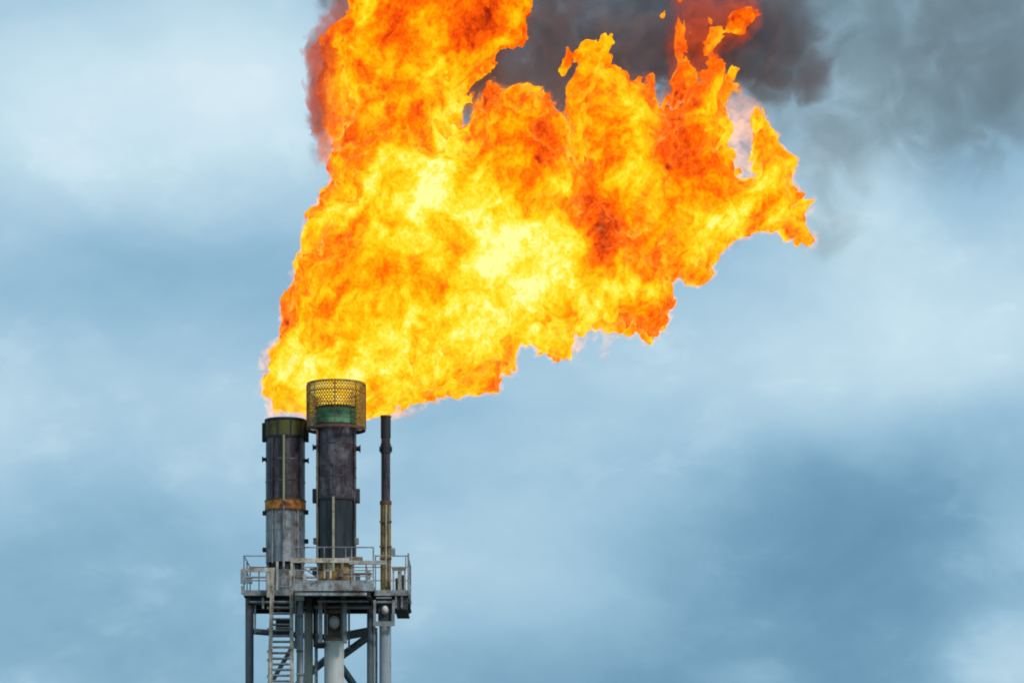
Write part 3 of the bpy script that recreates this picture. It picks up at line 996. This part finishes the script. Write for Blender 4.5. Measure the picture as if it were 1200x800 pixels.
def build_fire():
    lo, hi = P(296, 500, 0), P(962, -100, 0)
    gx = np.arange(lo.x - .5, hi.x + 1.2, CELL[0]).astype(np.float32)
    gz = np.arange(lo.z - .2, hi.z + .8, CELL[2]).astype(np.float32)
    gy = np.arange(-1.6, 6.2, CELL[1]).astype(np.float32)
    f, dmax = lobes_field(LOBES, gx, gy, gz)
    f = add_detail(f, gx, gy, gz, dmax, FIRE_AMPS, 1) - .20
    f[[0, -1]] = f[:, [0, -1]] = f[:, :, [0, -1]] = -1
    pos, quads = surface_nets(f, (gx[0], gy[0], gz[0]), CELL)
    # ---- heat of the burning gas, point by point
    x, y, z = pos[:, 0].copy(), pos[:, 1].copy(), pos[:, 2].copy()
    s = (DIST + y) / DIST
    wx = fbm(x * .5, y * .5, z * .5, 3, 60) * 1.5
    wz = fbm(x * .5, y * .5, z * .5, 3, 70) * 1.5
    px = 600 + 30 * (x + wx * .35) / s
    py = 400 - 30 * ((z + wz * .35 - EYE) / s - RISE)
    heat = np.full(len(pos), .57, np.float32)
    for cx, cy, rx, rz, rot, amt in HEAT:
        a = R(rot)
        dx, dy = px - cx, py - cy
        p_ = (dx * math.cos(a) + dy * math.sin(a)) / rx
        q_ = (-dx * math.sin(a) + dy * math.cos(a)) / rz
        heat += (amt * .66 if amt > 0 else amt * .9) * np.exp(-(p_ * p_ + q_ * q_))
    heat = .57 + (heat - .57) * 1.12
    u, v, w = flow_coords(x + wx * .6, y, z + wz * .6, 1.3)
    heat += .84 * fbm(u * .62, v * .62, w * .62, 7, 3, gain=.64)
    u, v, w = flow_coords(x + wx * .7, y, z + wz * .7, 1.5, 66)
    rid = 1 - np.abs(fbm(u * 1.15, v * 1.15, w * 1.15, 4, 23, gain=.6)) * 2.2
    heat += .13 * (np.clip(rid, -1, 1) - .55)
    spots = np.clip(fbm(u * 1.9, v * 1.9, w * 1.9, 3, 51) * 3 - .55, 0, 1)
    heat -= .34 * spots * np.clip((.58 - heat) * 3, 0, 1)
    heat = np.where(heat > .80, .80 + (heat - .80) * .72, heat)
    heat = np.where(heat < .40, .40 - (.40 - heat) * .55, heat)
    o = mesh_from('flame', pos, quads, fire_material(), {'gas_heat': np.clip(heat, 0, 1.25)})
    o['label'] = 'huge orange and yellow flame blown to the right above the flare stacks'
    o['category'] = 'fire'
    # ---- thin burning veil round it
    CV = (0.075, 0.10, 0.075)
    gx = np.arange(lo.x - .5, hi.x + 1.2, CV[0]).astype(np.float32)
    gz = np.arange(lo.z - .2, hi.z + .8, CV[2]).astype(np.float32)
    gy = np.arange(-1.8, 6.4, CV[1]).astype(np.float32)
    f, dmax = lobes_field(LOBES, gx, gy, gz, rim=-.02)
    f2, d2 = lobes_field(VEILS, gx, gy, gz)
    f = add_detail(np.maximum(f, -1.5), gx, gy, gz, dmax, FIRE_AMPS, 1) + .0
    f2 = add_detail(np.maximum(f2, -1.5), gx, gy, gz, d2, [(.34, 1.0), (.36, .5), (.24, .28), (.12, .14)], 9)
    f = np.maximum(f, f2)
    f[[0, -1]] = f[:, [0, -1]] = f[:, :, [0, -1]] = -1
    pos, quads = surface_nets(f, (gx[0], gy[0], gz[0]), CV)
    mesh_from('veil', pos, quads, veil_material(), parent=o)


# where the gas burns hottest and coolest: x, y, radii, turn, amount
HEAT = [
    (500, 215, 62, 34, 8, .36), (575, 258, 80, 40, 25, .34), (520, 150, 16, 48, 12, .30), (610, 335, 55, 50, 0, .28), (640, 290, 40, 30, 20, .24), (420, 215, 26, 20, 0, .22),
    (485, 405, 50, 36, 0, .25), (440, 300, 30, 22, 0, .20), (560, 380, 45, 40, 0, .22), (350, 430, 24, 30, 0, .16), (750, 165, 16, 62, -22, .26), (720, 335, 32, 18, -20, .22), (850, 245, 34, 26, 0, .18),
    (900, 230, 30, 34, 0, .14), (395, 450, 50, 25, 0, .10), (480, 265, 30, 22, 0, .15), (665, 215, 22, 14, 0, .24), (620, 400, 40, 20, 0, .20), (910, 180, 10, 30, 0, .15), (580, 300, 20, 50, -20, .18),
    (425, 168, 40, 22, -25, -.24), (405, 190, 22, 30, 30, -.16), (460, 60, 70, 60, 0, -.10), (376, 90, 16, 90, 0, -.34), (600, 160, 48, 38, 0, -.24), (632, 150, 22, 10, -50, -.26), (565, 160, 10, 12, 0, -.22),
    (700, 225, 30, 62, 0, -.24), (707, 278, 14, 36, 8, -.34), (690, 185, 22, 40, 0, -.12), (440, 340, 24, 30, 0, -.20), (375, 345, 30, 24, 0, -.17), (515, 318, 30, 16, 0, -.18), (455, 265, 40, 14, -10, -.08),
    (762, 385, 26, 26, 0, -.24), (932, 268, 16, 18, 0, -.28), (795, 165, 26, 52, 0, -.24), (800, 40, 34, 60, 0, -.22), (838, 34, 14, 40, 0, -.12), (872, 24, 26, 26, 0, -.26), (662, 70, 12, 26, 0, -.30), (806, 110, 22, 26, 0, -.10), (730, 90, 50, 30, 0, -.12), (590, 30, 50, 40, 0, -.14), (600, 110, 40, 20, 0, -.06), (790, 320, 20, 20, 0, -.16),
    (340, 340, 18, 40, 20, -.14), (660, 150, 20, 40, 0, -.10), (540, 20, 60, 30, 0, -.14), (450, 240, 60, 30, 0, .18), (365, 445, 60, 36, 0, .16), (440, 430, 60, 36, 0, .12), (700, 370, 50, 20, 0, .12), (390, 270, 20, 30, 0, .1), (630, 245, 40, 24, 30, .14), (530, 300, 40, 50, 0, .08), (870, 255, 50, 20, -10, .12), (480, 390, 170, 80, 0, .05), (345, 440, 40, 40, 0, .10), (600, 350, 90, 60, 0, .10), (480, 430, 60, 30, 0, .10), (540, 120, 14, 30, 0, .14), (520, 30, 160, 70, 0, -.06), (830, 150, 80, 80, 0, -.05), (330, 390, 14, 30, 0, -.10), (750, 290, 20, 30, 0, -.10),
]
FIRE_RAMP = [(0.0, (0.20, 0.014, 0.004)), (0.14, (0.48, 0.032, 0.004)), (0.28, (0.95, 0.085, 0.003)), (0.42, (1.15, 0.20, 0.002)), (0.54, (1.25, 0.36, 0.002)), (0.66, (1.3, 0.53, 0.004)), (0.78, (1.3, 0.72, 0.012)), (0.89, (1.3, 0.90, 0.07)), (1.0, (1.3, 1.02, 0.36))]


def fire_material():
    m, nt, out = new_mat('burning gas')
    at = N(nt, 'ShaderNodeAttribute', attribute_name='gas_heat')
    tc = N(nt, 'ShaderNodeTexCoord')
    mp = N(nt, 'ShaderNodeMapping')
    mp.inputs['Rotation'].default_value = (0, R(-32), 0)
    mp.inputs['Scale'].default_value = (1, 1, .8)
    nt.links.new(tc.outputs['Object'], mp.inputs[0])
    n1 = N(nt, 'ShaderNodeTexNoise', inp={'Scale': 3.0, 'Detail': 6, 'Roughness': 0.70, 'Distortion': .15})
    nt.links.new(mp.outputs[0], n1.inputs['Vector'])
    n2 = N(nt, 'ShaderNodeTexNoise', inp={'Scale': 8.0, 'Detail': 4, 'Roughness': 0.7, 'Distortion': .1})
    nt.links.new(mp.outputs[0], n2.inputs['Vector'])
    h = math_node(nt, 'MULTIPLY_ADD', math_node(nt, 'SUBTRACT', n1.outputs[0], .5), .50, at.outputs['Fac'])
    h = math_node(nt, 'MULTIPLY_ADD', math_node(nt, 'SUBTRACT', n2.outputs[0], .5), .36, h)
    c = ramp(nt, h, FIRE_RAMP)
    e = N(nt, 'ShaderNodeEmission', inp={'Strength': 1.0})
    nt.links.new(c, e.inputs['Color'])
    nt.links.new(e.outputs[0], out.inputs['Surface'])
    m.cycles.emission_sampling = 'NONE'
    return m


def soft_blob(nt, vec, c, r):
    """exp(-|p - c|^2 / r^2) with a radius per axis."""
    sub = N(nt, 'ShaderNodeVectorMath', operation='SUBTRACT')
    nt.links.new(vec, sub.inputs[0])
    sub.inputs[1].default_value = c
    sc = N(nt, 'ShaderNodeVectorMath', operation='MULTIPLY')
    nt.links.new(sub.outputs[0], sc.inputs[0])
    sc.inputs[1].default_value = tuple(1 / q for q in r)
    dt = N(nt, 'ShaderNodeVectorMath', operation='DOT_PRODUCT')
    nt.links.new(sc.outputs[0], dt.inputs[0])
    nt.links.new(sc.outputs[0], dt.inputs[1])
    return math_node(nt, 'POWER', 2.71828, math_node(nt, 'MULTIPLY', dt.outputs['Value'], -1.0))


def veil_material():
    m, nt, out = new_mat('thin burning veil')
    tc = N(nt, 'ShaderNodeTexCoord')
    n1 = N(nt, 'ShaderNodeTexNoise', inp={'Scale': 1.7, 'Detail': 6, 'Roughness': 0.68, 'Distortion': .9})
    nt.links.new(tc.outputs['Object'], n1.inputs['Vector'])
    f = ramp(nt, n1.outputs[0], [(0.42, (0, 0, 0)), (0.58, (1, 1, 1))])
    pv = N(nt, 'ShaderNodeVolumePrincipled')
    pv.inputs['Color'].default_value = (.16, .12, .13, 1)
    # soot gathers high up and along the upwind side lobe
    sx = N(nt, 'ShaderNodeSeparateXYZ')
    nt.links.new(tc.outputs['Object'], sx.inputs[0])
    soot = ramp(nt, math_node(nt, 'MULTIPLY_ADD', sx.outputs[2], 1 / 6.0, -Z(190) / 6.0), [(0.35, (0, 0, 0)), (0.8, (1, 1, 1))])
    puffs = math_node(nt, 'ADD', soft_blob(nt, tc.outputs['Object'], P(816, 46, 4.2), (1.05, 4, 1.9)), soft_blob(nt, tc.outputs['Object'], P(870, 20, 4.2), (.7, 4, .9)))
    puffs = math_node(nt, 'ADD', puffs, soft_blob(nt, tc.outputs['Object'], P(366, 90, 3.1), (1.3, 4, 3.6)), clamp=True)
    thin = math_node(nt, 'SUBTRACT', 1.0, math_node(nt, 'MULTIPLY', soot, math_node(nt, 'SUBTRACT', 1.0, puffs)))
    soot = math_node(nt, 'MAXIMUM', soot, soft_blob(nt, tc.outputs['Object'], P(366, 120, 3.1), (.9, 4, 2.9)))
    dens = math_node(nt, 'MULTIPLY_ADD', math_node(nt, 'MULTIPLY', soot, math_node(nt, 'MULTIPLY_ADD', f, .6, .4)), 1.5, .30)
    nt.links.new(math_node(nt, 'MULTIPLY', dens, thin), pv.inputs['Density'])
    col = mix_rgb(nt, f, (1.0, .20, .02), (1.0, .40, .07))
    col = mix_rgb(nt, soot, col, (1.0, .105, .012))
    nt.links.new(col, pv.inputs['Emission Color'])
    st = math_node(nt, 'MULTIPLY', math_node(nt, 'MULTIPLY_ADD', f, 1.0, .06), math_node(nt, 'MULTIPLY_ADD', soot, -.1, 1.0))
    nt.links.new(math_node(nt, 'MULTIPLY', st, thin), pv.inputs['Emission Strength'])
    nt.links.new(pv.outputs[0], out.inputs['Volume'])
    m.cycles.volume_step_rate = .1
    m.cycles.emission_sampling = 'NONE'
    return m


build_fire()


# ------------------------------------------------------------------ smoke
def smoke_material(name, blobs, color, dens, scale, lo, hi, step, bias=.0, aniso=.2):
    """Soft puffs (x, y, radius x, radius z in photo pixels, depth, half depth in metres, weight) broken up by noise."""
    m, nt, out = new_mat(name)
    tc = N(nt, 'ShaderNodeTexCoord')
    n1 = N(nt, 'ShaderNodeTexNoise', inp={'Scale': scale, 'Detail': 7, 'Roughness': 0.66, 'Distortion': .9})
    nt.links.new(tc.outputs['Object'], n1.inputs['Vector'])
    tot = None
    for px, py, rx, rz, yc, ry, wt in blobs:
        p = P(px, py, yc)
        sub = N(nt, 'ShaderNodeVectorMath', operation='SUBTRACT')
        nt.links.new(tc.outputs['Object'], sub.inputs[0])
        sub.inputs[1].default_value = p
        sc = N(nt, 'ShaderNodeVectorMath', operation='MULTIPLY')
        nt.links.new(sub.outputs[0], sc.inputs[0])
        sc.inputs[1].default_value = (30 / rx, 1 / ry, 30 / rz)
        dt = N(nt, 'ShaderNodeVectorMath', operation='DOT_PRODUCT')
        nt.links.new(sc.outputs[0], dt.inputs[0])
        nt.links.new(sc.outputs[0], dt.inputs[1])
        g = math_node(nt, 'MULTIPLY', math_node(nt, 'POWER', 2.71828, math_node(nt, 'MULTIPLY', dt.outputs['Value'], -1.0)), wt)
        tot = g if tot is None else math_node(nt, 'ADD', tot, g)
    tot = math_node(nt, 'MINIMUM', tot, 1.4)
    # noise eats into the puffs from their rims
    nn = math_node(nt, 'MULTIPLY_ADD', math_node(nt, 'SUBTRACT', n1.outputs[0], .5), 4.8, bias)
    v = math_node(nt, 'ADD', tot, math_node(nt, 'MULTIPLY', nn, math_node(nt, 'MINIMUM', math_node(nt, 'MULTIPLY', tot, 1.6), 1.0)))
    f = ramp(nt, v, [(lo, (0, 0, 0)), (hi, (1, 1, 1))], 'EASE')
    pv = N(nt, 'ShaderNodeVolumePrincipled')
    pv.inputs['Color'].default_value = (*color, 1)
    pv.inputs['Anisotropy'].default_value = aniso
    nt.links.new(math_node(nt, 'MULTIPLY', f, dens), pv.inputs['Density'])
    nt.links.new(pv.outputs[0], out.inputs['Volume'])
    m.cycles.volume_step_rate = step
    return m


DARK = [(400, 5, 28, 60, 4.4, 1.2, .7), (380, 150, 16, 50, 3.9, .7, .5), (480, -40, 100, 80, 6.4, 1.8, 1), (560, 60, 70, 80, 6.4, 1.7, 1), (535, 30, 50, 50, 6.0, 1.4, .8), (560, 125, 40, 45, 5.6, 1.2, .9), (690, 110, 60, 50, 6, 1.4, .7), (660, 60, 90, 90, 6.4, 1.8, 1), (760, 50, 80, 90, 6.4, 1.8, 1), (840, 30, 60, 60, 6.2, 1.6, 1),
        (905, 40, 62, 56, 6.0, 1.6, .85), (938, 84, 50, 56, 6.0, 1.3, .50), (890, 80, 40, 30, 6, 1.2, .6), (950, 90, 16, 26, 5.8, .9, .45), (910, 20, 30, 22, 5.8, 1, .8), (368, 120, 14, 70, 3.9, .9, .8), (700, -70, 300, 60, 6.6, 2, 1), (990, 285, 50, 26, 5.6, 1.0, .22)]
THIN = [(900, 60, 90, 110, 7.5, 2.2, .55), (1010, 0, 130, 110, 8.0, 2.6, .62), (1190, 10, 150, 130, 8.5, 2.8, .95), (960, 190, 70, 90, 7.0, 2.0, .38), (1150, 130, 130, 90, 8.3, 2.5, .45), (985, 290, 60, 50, 7.0, 1.6, .30), (1060, 90, 120, 100, 8, 2.4, .40)]


def build_smoke(name, blobs, mat, grow, cell, seed):
    """Closed hull round the puffs, wide enough that nothing is cut at its skin."""
    ext = []
    for px, py, rx, rz, yc, ry, wt in blobs:
        p = P(px, py, yc)
        ext.append((p, np.array([rx / 30, ry, rz / 30]) * grow))
    lo = np.min([np.array(p) - e for p, e in ext], 0) - .6
    hi = np.max([np.array(p) + e for p, e in ext], 0) + .6
    gx, gy, gz = (np.arange(lo[k], hi[k], cell).astype(np.float32) for k in range(3))
    f = np.full((len(gx), len(gy), len(gz)), -1., np.float32)
    for p, e in ext:
        q = ((gx[:, None, None] - p.x) / e[0]) ** 2 + ((gy[None, :, None] - p.y) / e[1]) ** 2 + ((gz[None, None, :] - p.z) / e[2]) ** 2
        f = np.maximum(f, 1 - np.sqrt(q))
    f[[0, -1]] = f[:, [0, -1]] = f[:, :, [0, -1]] = -1
    pos, quads = surface_nets(f, (gx[0], gy[0], gz[0]), (cell, cell, cell))
    o = mesh_from(name, pos, quads, mat)
    o['kind'] = 'stuff'
    return o


sm = build_smoke('smoke', DARK, smoke_material('sooty smoke', DARK, (.50, .45, .47), 1.0, .75, .30, 1.6, .10), 1.45, .22, 30)
sm['label'] = 'dark brown grey smoke rolling up behind the flame'
sm['category'] = 'smoke'
sv = build_smoke('thin_smoke', THIN, smoke_material('thin drifting smoke', THIN, (.42, .475, .485), .26, .36, .05, 1.5, .10), 1.7, .35, 34)
sv['label'] = 'thin grey smoke drifting off to the upper right'
sv['category'] = 'smoke'


# ------------------------------------------------------------------ sky and light
def build_world():
    w = bpy.data.worlds.new('World')
    scene.world = w
    w.use_nodes = True
    nt = w.node_tree
    nt.nodes.clear()
    out = nt.nodes.new('ShaderNodeOutputWorld')
    sky = N(nt, 'ShaderNodeTexSky', sky_type='NISHITA', sun_disc=False)
    sky.sun_elevation = R(44)
    sky.sun_rotation = R(138)
    sky.air_density = 1.2
    bs = N(nt, 'ShaderNodeBackground', inp={'Strength': .09})
    nt.links.new(sky.outputs[0], bs.inputs[0])
    tc = N(nt, 'ShaderNodeTexCoord')
    d = tc.outputs['Generated']
    mp = N(nt, 'ShaderNodeMapping', inp={'Scale': (1.0, 1.0, 1.7), 'Rotation': (0, R(18), 0)})
    nt.links.new(d, mp.inputs[0])
    big = N(nt, 'ShaderNodeTexNoise', inp={'Scale': 10, 'Detail': 6, 'Roughness': .55, 'Distortion': .25})
    med = N(nt, 'ShaderNodeTexNoise', inp={'Scale': 22, 'Detail': 8, 'Roughness': .52, 'Distortion': .3})
    for q in (big, med):
        nt.links.new(mp.outputs[0], q.inputs['Vector'])
    v = math_node(nt, 'MULTIPLY_ADD', math_node(nt, 'SUBTRACT', big.outputs[0], .5), .36, .52)
    v = math_node(nt, 'MULTIPLY_ADD', math_node(nt, 'SUBTRACT', med.outputs[0], .5), .30, v)
    fine = N(nt, 'ShaderNodeTexNoise', inp={'Scale': 58, 'Detail': 8, 'Roughness': .56, 'Distortion': .3})
    nt.links.new(mp.outputs[0], fine.inputs['Vector'])
    puff = ramp(nt, fine.outputs[0], [(.48, (0, 0, 0)), (.68, (1, 1, 1))], 'EASE')
    where = ramp(nt, med.outputs[0], [(.44, (0, 0, 0)), (.62, (1, 1, 1))])
    v = math_node(nt, 'MULTIPLY_ADD', math_node(nt, 'MULTIPLY', puff, where), .06, v)
    v = math_node(nt, 'MULTIPLY_ADD', math_node(nt, 'SUBTRACT', fine.outputs[0], .5), .05, v)
    # broad banks of brighter and darker cloud, by direction in the sky
    for px, py, rx, rz, amt in SKYBANKS:
        p = Vector(((px - 600) / 30, DIST, RISE + (400 - py) / 30)).normalized()
        sub = N(nt, 'ShaderNodeVectorMath', operation='SUBTRACT')
        nt.links.new(d, sub.inputs[0])
        sub.inputs[1].default_value = p
        sc = N(nt, 'ShaderNodeVectorMath', operation='MULTIPLY')
        nt.links.new(sub.outputs[0], sc.inputs[0])
        k = 30 * DIST * 1.02
        sc.inputs[1].default_value = (k / rx, k / rx, k / rz)
        dt = N(nt, 'ShaderNodeVectorMath', operation='DOT_PRODUCT')
        nt.links.new(sc.outputs[0], dt.inputs[0])
        nt.links.new(sc.outputs[0], dt.inputs[1])
        g = math_node(nt, 'POWER', 2.71828, math_node(nt, 'MULTIPLY', dt.outputs['Value'], -1.0))
        v = math_node(nt, 'MULTIPLY_ADD', g, amt, v)
    c = ramp(nt, v, [(0.05, (.088, .225, .375)), (.25, (.165, .345, .51)), (.45, (.305, .52, .69)), (.62, (.44, .645, .785)), (.80, (.60, .79, .895)), (1.0, (.77, .90, .96))])
    bc = N(nt, 'ShaderNodeBackground', inp={'Strength': 1.0})
    nt.links.new(c, bc.inputs[0])
    mx = N(nt, 'ShaderNodeMixShader', inp={0: .93})
    nt.links.new(bs.outputs[0], mx.inputs[1])
    nt.links.new(bc.outputs[0], mx.inputs[2])
    nt.links.new(mx.outputs[0], out.inputs[0])


SKYBANKS = [
    (110, 120, 230, 130, .30), (300, 90, 120, 90, .22), (60, 250, 200, 50, -.02), (200, 330, 260, 60, -.10), (0, 470, 70, 60, .12), (180, 470, 140, 80, .06), (80, 750, 260, 110, -.20), (320, 640, 200, 160, -.03),
    (1080, 400, 190, 110, .22), (1010, 250, 90, 120, .16), (760, 440, 180, 70, .06), (600, 560, 220, 160, .02), (1030, 690, 220, 170, -.24), (1000, 540, 120, 50, -.06), (1010, 480, 200, 40, .05), (1160, 490, 110, 34, -.14), (1180, 780, 70, 60, .24), (1190, 640, 60, 40, .08), (880, 790, 60, 22, .12),
    (880, 660, 200, 110, -.12), (760, 810, 440, 80, -.22), (620, 600, 160, 110, .06), (1100, 580, 160, 60, -.12), (60, 620, 160, 60, -.06),
]
build_world()
sun_d = bpy.data.lights.new('sun', 'SUN')
sun_d.energy = 2.0
sun_d.angle = R(10)
sun_d.color = (1.0, .965, .92)
sun = bpy.data.objects.new('sun', sun_d)
COL.objects.link(sun)
az, el = R(138), R(44)      # from behind the camera, to the right
dirv = Vector((math.sin(az) * math.cos(el), math.cos(az) * math.cos(el), math.sin(el)))
sun.rotation_euler = dirv.to_track_quat('Z', 'Y').to_euler()
sun.location = (20, -40, 80)

# ------------------------------------------------------------------ render settings
vs = scene.view_settings
vs.view_transform = 'Standard'
try:
    vs.look = 'None'
except Exception:
    pass
vs.exposure = 0
vs.gamma = 1
cy = scene.cycles
cy.use_denoising = True
cy.max_bounces = 6
cy.diffuse_bounces = 3
cy.glossy_bounces = 2
cy.transmission_bounces = 2
cy.volume_bounces = 1
cy.transparent_max_bounces = 96
cy.volume_max_steps = 512
cy.sample_clamp_indirect = 4
cy.filter_width = 1.9
